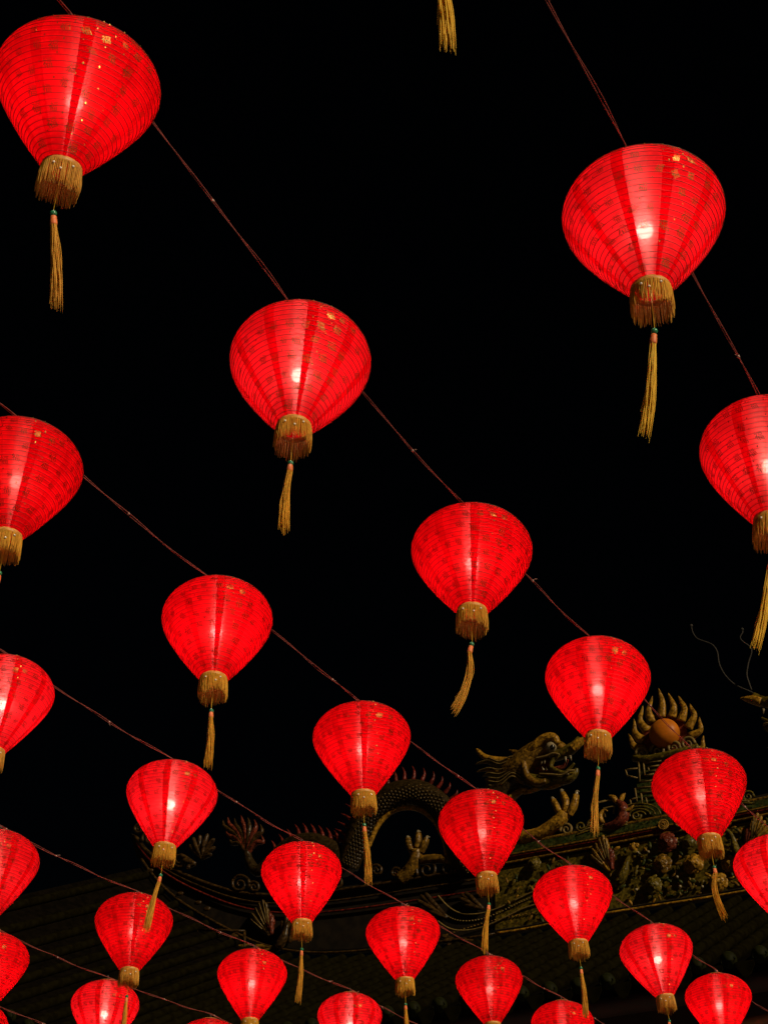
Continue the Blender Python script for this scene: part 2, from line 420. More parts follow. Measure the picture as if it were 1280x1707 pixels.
# cloud scrolls, coins, peonies, phoenixes and the beaded dragon relief on the ridge
for (x, y, r, a0, sg) in ((628, 1451, 11, 2.5, 1), (660, 1455, 9, 0, -1), (712, 1450, 19, 2.6, 1), (747, 1449, 12, .4, -1), (905, 1390, 13, 3.0, 1), (944, 1383, 11, 2.8, 1), (878, 1397, 10, 0, -1),
                          (400, 1474, 17, .3, -1), (424, 1479, 10, 3, 1), (560, 1472, 13, 3, 1), (535, 1478, 9, 0, -1), (298, 1434, 12, .4, 1), (250, 1398, 13, 2.8, 1), (232, 1382, 9, 0, -1), (820, 1432, 12, 3, 1)):
    ornament('cloud_scroll', M['cream'] if x > 800 else M['dim'], spiral(x, y, r, 1.7, a0, sg, 3.0, .06), n=6, k=2)  # left scrolls take the ochre with the weak light painted in
for x, y in ((1105, 1374.5), (1133, 1370)):
    b = MB(); c = at(x, y, .13); k = msize(x, y)
    for i in range(20):
        a1, a2 = 2 * math.pi * i / 20, 2 * math.pi * (i + 1) / 20
        for rr in (8.2, 5.0):
            P = [c + (A * math.cos(t) + Z * math.sin(t)) * rr * k for t in (a1, a2)]
            b.tube(P, 1.5 * k, 6)
    for i, j in ((0, 1), (1, 0), (0, -1), (-1, 0)): b.box(c + A * (i * 2.4 * k) + Z * (j * 2.4 * k), AX, ((.5 if i else 2.6) * k, .02, (2.6 if i else .5) * k))
    b.box(c - O * .06, AX, (7.8 * k, .02, 7.8 * k)) if False else None
    b.build('coin_ornament', M['gold'], temple)
def peony(x, y, r, m, seed, parent=None):
    rr = random.Random(seed); b = MB(); c = at(x, y, .10); k = msize(x, y) * r
    for ring, (n, rad, tilt, sz) in enumerate(((9, .74, .30, .42), (7, .48, .55, .36), (5, .22, .9, .27))):
        for i in range(n):
            a = 2 * math.pi * (i + rr.uniform(-.2, .2)) / n + ring
            d = A * math.cos(a) + Z * math.sin(a); nrm = (O * math.cos(tilt) + d * math.sin(tilt)).normalized()
            t = d.cross(O).normalized(); u = nrm.cross(t).normalized()
            b.ball(c + d * (rad * k) + O * (k * (.1 + .17 * ring)), k * sz * rr.uniform(.85, 1.15), 8, 5, (1, .9, .13), (t, u, nrm))
    b.ball(c + O * (k * .55), k * .13, 8, 6)
    return b.build('peony', m, parent or temple)
for i, (x, y, r, m) in enumerate(((1155, 1440, 17, 'gold'), (1111, 1404, 17, 'rose'), (1103, 1440, 16, 'ochre'), (1088, 1476, 15, 'moss'), (1197, 1470, 16, 'gold'), (1215, 1440, 14, 'gold'), (1262, 1450, 15, 'gold'), (1148, 1404, 13, 'moss'),
                                  (1310, 1430, 16, 'gold'), (915, 1470, 13, 'rose'), (890, 1440, 12, 'moss'), (930, 1505, 13, 'ochre'))):
    peony(x, y, r, M[m], i)
b = MB(); slab(b, lerp(MID_C, BOT_C, .06), lerp(MID_C, BOT_C, .95), .002, .03); b.build('relief_ground', M['moss'], temple, False)
lr = random.Random(5)
for i in range(290):
    x = lr.uniform(1050, 1320) if i < 225 else lr.uniform(840, 1050); y = lr.uniform(0, 1)
    yt = 1391 - (x - 1096) * .185 + 8; yb = 1509 - (x - 1096) * .165 - 6; y = yt + (yb - yt) * y
    b = MB(); a = lr.uniform(0, 6.28); c = at(x, y, lr.uniform(.04, .1)); k = msize(x, y) * lr.uniform(4, 8)
    d = A * math.cos(a) + Z * math.sin(a); nn = (O + d * lr.uniform(-.5, .5)).normalized(); t = nn.cross(d).normalized()
    b.ball(c, k, 7, 4, (1, .42, .2), (d, t, nn)); b.build('leaf', M[lr.choice(('green', 'green', 'moss', 'ochre', 'gold'))], temple)
for x, y in ((1080, 1420), (1128, 1462), (1133, 1478), (1170, 1478), (1060, 1483), (1240, 1424), (1180, 1410)):
    b = MB(); pball(b, x, y, 2.6, .12, nu=8, nv=6); b.build('glass_bead', M['ivory'], temple)

def wing(root, tips, m, m2, off=.08, parent=None, name='wing'):
    b = MB(); 
    for i, (x, y) in enumerate(tips):
        mx, my = (root[0] + x) / 2, (root[1] + y) / 2
        ptube(b, [(root[0], root[1], 3, off), (mx - 2, my - 1, 4.6, off + .03 * (i % 2)), (x * .85 + mx * .15, y * .85 + my * .15, 3.6, off + .03), (x, y, .6, off + .05)], 4, 6)
    o = b.build(name, m, parent or temple)
    if m2:
        b = MB()
        for i, (x, y) in enumerate(tips):
            ptube(b, [(root[0] * .6 + x * .4, root[1] * .6 + y * .4, 1.0, off + .07), (x, y, .5, off + .075)], 2, 5)
        b.build('feather_shaft', m2, o)
    return o
def phoenix(dx, dy, m1='gold', m2='moss', f=1):
    t = lambda L: [(dx + f * x, dy + y) + tuple(r) for x, y, *r in L]
    wing((dx + f * 12, dy + 0), t([(-20, -28), (-18, -38), (-12, -47), (-6, -55), (0, -60), (5, -56), (8, -46)]), M[m1], M['cream'])
    wing((dx + f * 16, dy - 2), t([(2, -30), (7, -36), (12, -38), (16, -34), (18, -27)]), M['rose'], None)
    b = MB(); ptube(b, t([(16, 26, 4, .1), (27, 16, 8, .14), (36, 2, 7.5, .15), (40, -14, 4.6, .15), (46, -26, 3.6, .15), (55, -31, 4.2, .15), (62, -28, 2, .13), (68, -25, .6, .13)]), 5, 8)
    body = b.build('phoenix_body', M[m2], temple)
    wing((dx + f * 54, dy - 32), t([(46, -44), (52, -46), (58, -45)]), M['gold'], None, .13, body, 'crest')
    b = MB(); pball(b, dx + f * 59, dy - 31, 2.0, .17, nu=8, nv=6); b.build('eye', M['ivory'], body)
    wing((dx + f * 24, dy + 20), t([(-40, 30), (-30, 40), (-16, 44), (-44, 18), (-5, 40)]), M['ochre'], None, .06, body, 'tail')
phoenix(1004, 1452)
phoenix(1262, 1415, 'gold', 'moss', -1)
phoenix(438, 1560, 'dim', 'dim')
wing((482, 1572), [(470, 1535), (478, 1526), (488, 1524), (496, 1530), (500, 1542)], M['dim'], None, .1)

# the long beaded tail streamers carved below the left dragon
for j, (dy, m, w) in enumerate(((0, 'cream', 1.5), (23, 'cream', 1.6), (11, 'ivory', 0))):
    P = [(730, 1493 + dy), (748, 1512 + dy), (770, 1523 + dy), (800, 1523 + dy), (830, 1514 + dy), (860, 1500 + dy), (885, 1488 + dy), (915, 1478 + dy)]
    if w: ornament('streamer', M[m], [(x - dy * .6, y + (4 if dy > 20 else 0), w, .05) for x, y in P], n=6)
    else:
        b = MB(); Q = smooth_path([(x - 8, y) for x, y in P], 6)
        for (x, y) in Q: pball(b, x, y, 1.9, .05, (1, .6, .7), 7, 5)
        b.build('bead_row', M['cream'], temple)
b = MB()
for i in range(30):
    t = i / 29; x = 745 + t * 165; y = 1558 - t * 38 - 6 * math.sin(t * 3); pball(b, x, y, 2.0, .05, (1, .6, .7), 7, 5)
b.build('bead_row', M['ochre'], temple)
for root, tips in (((805, 1515), [(768, 1490), (764, 1497), (768, 1503), (774, 1509), (775, 1487), (782, 1492)]), ((745, 1530), [(700, 1492), (694, 1500), (700, 1510), (712, 1518), (708, 1488)]), ((760, 1568), [(735, 1560), (738, 1570), (745, 1578), (800, 1572), (780, 1578)])):
    wing(root, tips, M['dim'], None, .05, None, 'leaf_tuft')

# a framed relief at the end of the hanging ridge, lower down the slope
b = MB()
for a_, b_ in (((330, 1550), (330, 1612)), ((330, 1612), (408, 1612)), ((408, 1612), (408, 1552)), ((330, 1550), (408, 1552))): ptube(b, [(*a_, 2.2, .35), (*b_, 2.2, .35)], 2, 6)
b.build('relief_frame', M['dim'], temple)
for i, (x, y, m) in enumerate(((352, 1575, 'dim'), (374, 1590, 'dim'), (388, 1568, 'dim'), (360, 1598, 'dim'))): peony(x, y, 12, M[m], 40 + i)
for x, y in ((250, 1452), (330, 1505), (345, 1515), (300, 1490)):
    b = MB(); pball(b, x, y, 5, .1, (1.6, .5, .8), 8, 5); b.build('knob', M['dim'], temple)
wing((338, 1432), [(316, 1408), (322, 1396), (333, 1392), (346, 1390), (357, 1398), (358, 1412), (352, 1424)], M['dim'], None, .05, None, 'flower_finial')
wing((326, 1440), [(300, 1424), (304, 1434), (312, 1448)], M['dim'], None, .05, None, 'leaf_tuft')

# ---------------------------------------------------------------- flaming pearl on the centre of the ridge
pb = at(1107, 1366, -.15)
pearl = thing('flaming_pearl', 'orange pearl ringed by gold flames on a scrolled stand, centre of temple ridge', 'ornament', pb)
b = MB(); pball(b, 1107, 1223, 26, .03, (1, .8, 1), 28, 18); b.build('pearl', M['pearl'], pearl)
b = MB()
vs = []
for oo in (-.14, -.06):
    for i in range(24):
        a = 2 * math.pi * i / 24; rr = 40 + 1.5 * math.sin(5 * a); vs.append(at(1107 + rr * math.cos(a), 1222 + 4 + rr * .95 * math.sin(a), oo))
b.add(vs, [tuple(range(24)), tuple(range(24, 48))[::-1]] + [(i, 24 + i, 24 + (i + 1) % 24, (i + 1) % 24) for i in range(24)])
b.build('flame_plate', M['rose'], pearl, False)
FL = [((1072, 1250), (1056, 1243), (1047, 1223)), ((1072, 1236), (1058, 1222), (1056, 1198)), ((1078, 1218), (1066, 1202), (1071, 1176)), ((1086, 1205), (1080, 1186), (1087, 1160)),
      ((1101, 1196), (1103, 1172), (1097, 1147)), ((1119, 1196), (1122, 1178), (1113, 1155)), ((1134, 1202), (1140, 1182), (1130, 1160)), ((1146, 1214), (1156, 1194), (1149, 1173)), ((1150, 1228), (1166, 1218), (1165, 1195)), ((1148, 1248), (1168, 1248), (1172, 1226))]
for i, (a, m_, t_) in enumerate(FL):
    b = MB(); ptube(b, [(*a, 9, -.05), (*m_, 5.8, -.03), ((m_[0] * .35 + t_[0] * .65), (m_[1] * .35 + t_[1] * .65), 3.0, -.02), (*t_, .4, -.02)], 5, 8, .6); b.build('flame', M['gold'], pearl)
for (x, y, r, a0, sg) in ((1070, 1256, 11, 3.0, 1), (1096, 1252, 13, 3.1, 1), (1122, 1247, 12, .2, -1), (1146, 1240, 12, 0, -1)):
    b = MB(); ptube(b, spiral(x, y, r, 1.6, a0, sg, 3.0, .05), 2, 6); b.build('scroll', M['cream'], pearl)
b = MB(); ptube(b, [(1056, 1263, 7, .0), (1080, 1266, 8, .02), (1110, 1260, 8, .02), (1140, 1253, 8, .02), (1164, 1246, 7, .0)], 5, 8); b.build('collar', M['moss'], pearl)
def fret(lines, name, m, w=2.2, off=.05):
    b = MB()
    for L in lines:
        for p, q in zip(L[:-1], L[1:]): ptube(b, [(*p, w, off), (*q, w, off)], 1, 6)
    b.build(name, m, pearl)
b = MB(); slab(b, [(1064, 1268), (1110, 1262), (1152, 1256)], [(1066, 1366), (1110, 1362), (1152, 1352)], -.2, .0); b.build('stand_core', M['green'], pearl, False)
for sg in (1, -1):
    X = lambda x: 1107 + sg * (x - 1107); Y = lambda x, y: y - (X(x) - x) * .16
    T = lambda L: [(X(x), Y(x, y)) for x, y in L]
    fret([T([(1064, 1270), (1066, 1304), (1094, 1300)]), T([(1102, 1268), (1072, 1272), (1074, 1293), (1090, 1290)]), T([(1098, 1276), (1080, 1279), (1081, 1286), (1098, 1284)]),
          T([(1062, 1281), (1042, 1283), (1045, 1293), (1062, 1297)]), T([(1100, 1310), (1058, 1314), (1061, 1336)]), T([(1100, 1318), (1068, 1322), (1070, 1340)]), T([(1098, 1326), (1076, 1329), (1078, 1340)]),
          T([(1062, 1330), (1050, 1333), (1052, 1346)])], 'fret', M['cream'], 1.5)
    b = MB()
    for r in (8, 15, 22, 30):
        ptube(b, [(X(1066) + r * math.cos(t) * 1.15 * sg * -1, Y(1066, 1358) - r * .62 * math.sin(t), 1.6, .06) for t in [math.pi * i / 8 for i in range(-1, 9)]], 2, 6)
    b.build('wave_crest', M['moss'], pearl)

for sg in (1, -1):
    X = lambda x: 1107 + sg * (x - 1107); Y = lambda x, y: y - (X(x) - x) * .18
    T = lambda L: [(X(x), Y(x, y)) + tuple(r) for x, y, *r in L]
    ornament('curled_fish', M['rose'], T([(1008, 1378, 5, .08), (1028, 1374, 9, .1), (1039, 1360, 10, .1), (1037, 1344, 8, .1), (1028, 1335, 4, .1)]))
    ornament('fish_tail', M['gold'], T([(1028, 1338, 4, .1), (1022, 1330, 5, .1), (1014, 1326, 1, .1)]), T([(1034, 1336, 4, .1), (1037, 1328, 4, .1), (1042, 1322, 1, .1)]))
    ornament('fish_fin', M['gold'], T([(1042, 1352, 4, .14), (1050, 1348, 3, .14), (1056, 1342, .6, .14)]), T([(1004, 1372, 4, .12), (1000, 1360, 4, .12), (1006, 1350, 2, .12), (1012, 1352, 1, .12)]))
    ornament('fret', M['cream'], T([(984, 1352, 1.6, .08), (985, 1340, 1.6, .08), (1018, 1333, 1.6, .08)]), T([(1008, 1362, 1.6, .1), (1006, 1347, 1.6, .1), (1024, 1344, 1.6, .1), (1022, 1356, 1.6, .1)]), n=6, k=1)
    for j, (x, y, r) in enumerate(((968, 1378, 10), (988, 1374, 9), (1060, 1360, 8))): ornament('cloud_scroll', M['moss'], spiral(X(x), Y(x, y), r, 1.6, 3 * j, sg, 2.4, .08), n=6, k=2)
    for j in range(4): ornament('wave_line', M['cream' if j % 2 else 'moss'], T([(960 + 6 * j, 1392 - 5 * j, 1.5, .1), (985, 1384 - 4 * j, 1.8, .1), (1012, 1384 - 3 * j, 1.8, .1), (1045, 1374 - 4 * j, 1.5, .1)]), n=6)

# ---------------------------------------------------------------- the two ridge dragons
def finger(root, mid, tip, par, w=6, m='gold'):
    b = MB(); ptube(b, [(*root, w, .08), (*mid, w * 1.05, .10), (*tip, w * .8, .10)], 5, 8); o = b.build('toe', M[m], par)
    b = MB(); dx = (tip[0] - mid[0]) * .3; dy = (tip[1] - mid[1]) * .3
    ptube(b, [(tip[0] - dx * .3, tip[1] - dy * .3, w * .55, .10), (tip[0] + dx, tip[1] + dy, w * .45, .10), (tip[0] + dx + 4, tip[1] + dy * 1.4 + 2, .5, .10)], 4, 6); b.build('claw', M['ivory'], o)
def dragon(label, whiskers, full):
    B = mirror(at(690, 1462, -.1)) if full else mirror(at(880, 1404, -.1))
    dr = thing('dragon_sculpture', label, 'dragon', B)
    def P(name, m, *cs, n=9, flat=None, par=None, k=6):
        b = MB()
        for c in cs: ptube(b, c, k, n, flat)
        return b.build(name, M[m], par or dr)
    # head
    P('skull', 'ochre', [(846, 1292, 19, 0), (868, 1278, 24, .02), (892, 1258, 22, .04), (912, 1246, 17, .05), (930, 1246, 12, .05), (943, 1252, 8, .05)], n=12)
    P('brow', 'gold', [(874, 1262, 5, .18), (889, 1246, 8, .22), (907, 1232, 9, .22), (922, 1230, 8, .22), (929, 1239, 5, .22)])
    b = MB(); pball(b, 918, 1246, 9.5, .22); e = b.build('eye', M['ivory'], dr)
    b = MB(); pball(b, 920.5, 1245.5, 4.6, .285); b.build('pupil', M['black'], e)
    P('snout', 'moss', [(920, 1262, 9, .10), (938, 1256, 10, .12), (952, 1248, 10, .12), (960, 1240, 8, .12), (966, 1230, 5, .12)], n=10)
    P('nose_flame', 'gold', [(954, 1248, 8, .16), (963, 1240, 8, .16), (974, 1232, 5, .16), (983, 1226, 1, .16)])
    P('upper_lip', 'cream', [(893, 1264, 1.8, .26), (908, 1261, 2.2, .26), (922, 1256, 2.2, .26), (932, 1258, 1.8, .26)])
    P('upper_lip', 'moss', [(932, 1258, 3, .2), (921, 1268, 4, .22), (918, 1278, 4, .22), (926, 1284, 4, .22), (940, 1288, 3.4, .2), (950, 1280, 2.6, .2), (957, 1272, 2, .2)])
    b = MB(); pball(b, 905, 1279, 21, .0, (1, .35, .85)); b.build('mouth', M['redp'], dr)
    P('cheek', 'ochre', [(872, 1262, 5, .2), (874, 1280, 6, .22), (880, 1296, 6, .22), (894, 1305, 6, .22), (910, 1302, 5, .22)])
    P('lower_jaw', 'moss', [(878, 1298, 11, .08), (905, 1305, 12, .1), (930, 1300, 11, .1), (948, 1297, 9, .1), (958, 1289, 6, .1), (961, 1281, 3, .1)], n=10)
    P('lower_lip', 'cream', [(898, 1290, 1.6, .22), (918, 1291, 2, .24), (936, 1292, 2, .24), (948, 1285, 2, .24), (957, 1284, 1.6, .2)])
    P('tongue', 'rose', [(900, 1285, 5, .1), (920, 1284, 5, .14), (938, 1278, 4, .16), (946, 1266, 2, .16)])
    for x, y, dx, dy in ((904, 1268, -3, 7), (908, 1266, -1, 8), (912, 1284, -2, -6), (906, 1284, -3, -6), (942, 1262, 1, 9), (950, 1260, 2, 8), (946, 1292, 1, -9)):
        P('tooth', 'ivory', [(x, y, 2.2, .22), (x + dx, y + dy, .5, .22)], n=6, k=2)
    P('beard', 'gold', [(935, 1305, 5, .1), (920, 1311, 5, .1), (905, 1316, 1, .1)], [(900, 1312, 5, .08), (886, 1318, 4, .08), (872, 1324, 1, .08)])
    P('horn', 'gold', [(872, 1262, 9, .1), (852, 1269, 8, .1), (828, 1268, 7, .08), (808, 1262, 5, .06), (797, 1252, 3.4, .05), (794, 1248, 1, .05)])
    P('horn', 'ochre', [(872, 1258, 6, -.12), (860, 1255, 5, -.12), (848, 1250, 1, -.12)])
    for i, (y0, x1, y1) in enumerate(((1275, 792, 1274), (1281, 794, 1287), (1287, 803, 1295), (1293, 811, 1303), (1299, 818, 1309), (1305, 828, 1316), (1270, 812, 1270))):
        w = 3 * math.sin(i)
        o = P('mane_lock', ('moss', 'ochre')[i % 2], [(874, y0, 4.5, .1), (852, y0 - 4 + w, 5, .12), (830, (y0 + y1) / 2 + 3, 4.6, .1), (812, y1 - 4, 3.6, .08), (x1, y1, .6, .06)])
        P('lock_edge', 'cream', [(868, y0 - 4, 1.3, .19), (852, y0 - 8 + w, 1.4, .21), (832, (y0 + y1) / 2 - 1, 1.4, .18), (814, y1 - 7, 1.1, .14), (x1 + 2, y1 - 2, .7, .1)], n=5, par=o)
    P('neck', 'scale', [(862, 1300, 22, -.05), (838, 1322, 24, -.05), (812, 1346, 25, -.05), (796, 1378, 25, -.05), (786, 1412, 24, -.05), (778, 1446, 22, -.05)], n=12)
    P('belly', 'gold', [(880, 1316, 4, .06), (862, 1322, 6, .06), (846, 1336, 7, .08), (834, 1356, 7, .08), (826, 1384, 7, .08)])
    # foreleg
    leg = P('foreleg', 'gold', [(870, 1398, 13, .02), (896, 1392, 12, .05), (914, 1382, 12, .06), (932, 1368, 12, .08), (941, 1355, 11, .08)])
    finger((938, 1362), (929, 1347), (922, 1334), leg, 6.5); finger((942, 1355), (943, 1338), (937, 1322), leg, 6.5); finger((948, 1358), (956, 1343), (960, 1325), leg, 6.5)
    if whiskers:
        MIR[0] = False
        w1 = [(1256, 1156), (1248, 1152), (1224, 1141), (1207, 1124), (1198, 1106), (1195, 1087), (1187, 1075), (1173, 1069), (1161, 1064), (1154, 1054), (1151.6, 1043)]
        w2 = [(1252, 1150), (1248, 1139), (1244, 1124), (1247, 1104), (1252, 1087), (1249, 1078), (1237, 1069), (1233, 1062), (1237, 1054), (1236.5, 1049)]
        for wk, oo in ((w1, .1), (w2, .2)):
            P('whisker', 'whisk', [(x, y, 1.3 - .04 * i, oo) for i, (x, y) in enumerate(wk)], n=6, k=4)
            b = MB(); pball(b, *wk[-1], 2.6, oo, nu=8, nv=6); b.build('whisker_bead', M['whisk'], dr)
        MIR[0] = True
    if not full: return dr
    # arched body
    BODY = [(784, 1450, 22), (768, 1425, 23), (757, 1385, 23), (730, 1343, 23), (692, 1322, 23), (650, 1330, 23), (614, 1360, 22), (594, 1405, 21), (580, 1446, 18)]
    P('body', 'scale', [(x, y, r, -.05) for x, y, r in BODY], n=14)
    P('belly', 'gold', [(745, 1440, 3.5, .05), (740, 1400, 4.5, .05), (720, 1364, 4.5, .06), (690, 1347, 4.5, .06), (655, 1352, 4.5, .06), (630, 1376, 4.5, .06), (614, 1412, 4, .05)])
    Q = smooth_path(BODY, 8); b = MB(); b2 = MB()
    for i, (x, y, r) in enumerate(Q[:-1]):
        tx, ty = Q[i + 1][0] - x, Q[i + 1][1] - y; L = math.hypot(tx, ty) or 1; nx, ny = -ty / L, tx / L
        if nx * (x - 690) + ny * (y - 1420) < 0: nx, ny = -nx, -ny
        for j in range(6):
            t = -.75 + 1.5 * (j + .5 * (i % 2)) / 6; c = math.sqrt(max(0, 1 - t * t)); k = msize(x, y)
            p = at(x + nx * r * t, y + ny * r * t, -.05 + c * r * k)
            d = (A * tx * -1 + Z * ty).normalized() if False else (at(x + tx, y + ty, 0) - at(x, y, 0)).normalized()
            nn = (O * c + (at(x + nx, y + ny, 0) - at(x, y, 0)).normalized() * t).normalized(); u = nn.cross(d).normalized()
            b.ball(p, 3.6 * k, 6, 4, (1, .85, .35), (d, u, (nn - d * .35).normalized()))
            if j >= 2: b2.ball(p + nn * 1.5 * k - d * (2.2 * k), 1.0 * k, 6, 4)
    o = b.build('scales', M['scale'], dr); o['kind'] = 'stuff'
    o = b2.build('scale_tips', M['cream'], dr); o['kind'] = 'stuff'  # cream in place of ivory, dim light put into the tips' colour
    for i in range(3, len(Q) - 3, 2):
        x, y, r = Q[i]; tx, ty = Q[i + 1][0] - Q[i - 1][0], Q[i + 1][1] - Q[i - 1][1]; L = math.hypot(tx, ty); nx, ny = -ty / L, tx / L
        if nx * (x - 690) + ny * (y - 1420) < 0: nx, ny = -nx, -ny
        P('spine', 'redp', [(x + nx * r * .9, y + ny * r * .9, 4, -.05), (x + nx * (r + 9) + 2, y + ny * (r + 9) - 2, 2.4, -.05), (x + nx * (r + 17) - 2, y + ny * (r + 17) - 5, .4, -.05)], n=6, k=3)
    # hind leg, tail hump, tail fan
    leg = P('hindleg', 'ochre', [(668, 1466, 12, .04), (684, 1450, 12, .06), (692, 1434, 11, .08), (694, 1418, 11, .08)])  # ochre in place of gold, dim light put into leg and toe colour
    finger((688, 1420), (682, 1408), (680, 1398), leg, 6, 'ochre'); finger((695, 1414), (697, 1400), (697, 1389), leg, 6, 'ochre'); finger((701, 1420), (707, 1408), (711, 1398), leg, 6, 'ochre')
    P('hindleg', 'ochre', [(760, 1438, 9, .02), (738, 1432, 8, .04), (716, 1432, 8, .05), (702, 1434, 8, .06)])
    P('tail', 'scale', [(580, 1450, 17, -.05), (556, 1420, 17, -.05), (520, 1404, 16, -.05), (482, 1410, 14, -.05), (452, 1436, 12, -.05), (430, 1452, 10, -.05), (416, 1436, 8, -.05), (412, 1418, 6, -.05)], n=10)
    for i in range(9):
        t = i / 8; x = 565 - t * 105; y = 1394 - 12 * math.sin(t * 3.1) + 14 * max(0, t - .6) * 3
        P('spine', 'redp', [(x, y + 10, 4, -.05), (x - 3, y - 2, 2.2, -.05), (x - 8, y - 10, .4, -.05)], n=6, k=3)
    for i, (x, y) in enumerate(((372, 1366), (380, 1362), (391, 1364), (402, 1359), (413, 1362), (424, 1366), (434, 1374), (378, 1380), (384, 1394), (436, 1392))):
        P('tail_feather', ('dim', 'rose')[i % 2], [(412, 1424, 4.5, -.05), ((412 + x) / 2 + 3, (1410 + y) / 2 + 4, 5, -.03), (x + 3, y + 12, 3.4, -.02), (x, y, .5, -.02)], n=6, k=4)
    return dr
dragon('gold and green dragon with long horn and open jaws, arched scaly body, facing the pearl', False, True)
MIR[0] = True
dragon('dragon with two thin wire whiskers rising, facing the pearl from the other side', True, False)
MIR[0] = False

# ---------------------------------------------------------------- lanterns
W = .6; TOPH = .977 * W
HW, HD = .65, .345
CP = [(0, .115), (.1, .186), (.2, .258), (.3, .325), (.4, .388), (.5, .445), (.58, .482), (.65, .5)]
def prof_r(h):
    """radius of the shade at height h (metres)"""
    h = h / W
    if h >= HW: return .5 * W * math.sqrt(max(0, 1 - ((h - HW) / HD) ** 2))
    for (h0, r0), (h1, r1) in zip(CP[:-1], CP[1:]):
        if h <= h1:
            t = (h - h0) / (h1 - h0); return W * (r0 + (r1 - r0) * t)
    return .5 * W
def soft_r(h):
    e = .03 * W; return (prof_r(max(0, h - e)) + 2 * prof_r(h) + prof_r(min(TOPH, h + e))) / 4 if e < h < TOPH - e else prof_r(h)
# equal steps along the meridian
mer = [0.0]; hh = [0.0]; NS = 400
for i in range(1, NS + 1):
    h0, h1 = TOPH * (i - 1) / NS, TOPH * i / NS
    mer.append(mer[-1] + math.hypot(h1 - h0, soft_r(h1) - soft_r(h0))); hh.append(h1)
def h_at(u):
    d = u * mer[-1]
    lo, hi = 0, NS
    while hi - lo > 1:
        m_ = (lo + hi) // 2
        if mer[m_] <= d: lo = m_
        else: hi = m_
    t = (d - mer[lo]) / max(mer[hi] - mer[lo], 1e-9); return hh[lo] + (hh[hi] - hh[lo]) * t
NR_ = 34                      # wire hoops
NP = 10; SEAM = R(8)
def shade_rows():
    rows = []
    for i in range(NR_):
        for k in range(3):
            u = (i + k / 3) / NR_; h = h_at(u); rows.append((soft_r(h) - (.0034 if k else 0), h))
    rows.append((soft_r(TOPH), TOPH)); return rows
ROWS = shade_rows()
pstep = 2 * math.pi / NP
b = MB(); b.lathe(ROWS, 7, SEAM / 2, pstep - SEAM / 2); PANEL = {k: b.mesh('fabric_panel', M[k]) for k in ('dense', 'sheer')}
b = MB(); b.lathe([(r + .0012, h) for r, h in ROWS], 2, -SEAM / 2 - .006, SEAM / 2 + .006); SEAMME = b.mesh('seam_strip', M['seam'])
b = MB()
for i in range(1, NR_):
    h = h_at(i / NR_); r = soft_r(h) + .0016
    b.tube([(r * math.cos(a), r * math.sin(a), h) for a in [2 * math.pi * k / 64 for k in range(65)]], .0010, 4, False)
HOOPS = b.mesh('hoop_wire', M['wire'])
b = MB(); b.lathe([(soft_r(TOPH) + .006 * math.cos(t), TOPH + .006 * math.sin(t)) for t in [2 * math.pi * k / 8 for k in range(9)]], 32)
b.tube([(-soft_r(TOPH), 0, TOPH), (0, 0, TOPH + .012), (soft_r(TOPH), 0, TOPH)], .003, 6)
b.tube([(0, -soft_r(TOPH), TOPH), (0, 0, TOPH + .012), (0, soft_r(TOPH), TOPH)], .003, 6)
TOPRING = b.mesh('top_ring', M['trim'])
RB = .115 * W
b = MB(); b.lathe([(RB - .004, .012), (RB + .003, .012), (RB + .004, 0), (RB + .004, -.012), (RB - .001, -.013), (RB - .004, .012)], 36)
BOTRING = b.mesh('bottom_ring', M['trim'])
b = MB(); b.ball((0, 0, .52 * W), .031, 14, 10); BULBME = [b.mesh('bulb', m_) for m_ in (M['bulb'], emit('bulb_glass_warm', (1, .82, .66), BULB * .82), emit('bulb_glass_new', (1, .88, .76), BULB * 1.16))]
b = MB(); b.tube([(0, 0, .52 * W + .027), (0, 0, .52 * W + .05), (0, 0, .52 * W + .055), (0, 0, .52 * W + .10), (0, 0, .52 * W + .105)], [.014, .016, .02, .02, .01], 12)
b.tube([(0, 0, .52 * W + .10), (0, 0, TOPH + .012)], .004, 6); SOCKET = b.mesh('socket', M['socket'])
HOOK = .062
b = MB(); b.tube([(0, 0, TOPH + .01), (0, 0, TOPH + HOOK - .012), (.008, 0, TOPH + HOOK - .004), (.0, 0, TOPH + HOOK + .006), (-.008, 0, TOPH + HOOK - .002)], .0025, 6)
b.tube([(.0, .004, TOPH + .01), (.012, .008, TOPH + .03), (.004, .006, TOPH + HOOK)], .002, 6); HOOKME = b.mesh('hanger_hook', M['socket'])
b = MB(); b.ball((0, 0, 0), .0048, 10, 7); BEADME = b.mesh('bead', M['bead'])  # white balls added to stand for bulb light leaking through the base
FRL = .106
def make_fringe(seed):
    rr = random.Random(seed); b = MB()
    for lay in range(2):
        n = 100
        for i in range(n):
            a = 2 * math.pi * (i + rr.uniform(-.4, .4)) / n; L = FRL * rr.uniform(.80, 1.08) * (1 + .07 * math.sin(3 * a + seed)); r0 = RB + .004 - lay * .004
            fl = rr.uniform(.0, .0045); sw = rr.gauss(0, .012)
            pts = []
            for k in range(5):
                t = k / 4; r = r0 + fl * math.sin(t * 1.6) + .002 * rr.uniform(-1, 1) * t; aa = a + sw * t * 2 + .01 * rr.uniform(-1, 1)
                pts.append((r * math.cos(aa), r * math.sin(aa), -.006 - L * t))
            b.tube(pts, [.0023, .0023, .0022, .0019, .0008], 3, False)
    return b.mesh('fringe', M['fringe'])
FRINGE = [make_fringe(i) for i in range(4)]
TL = .42
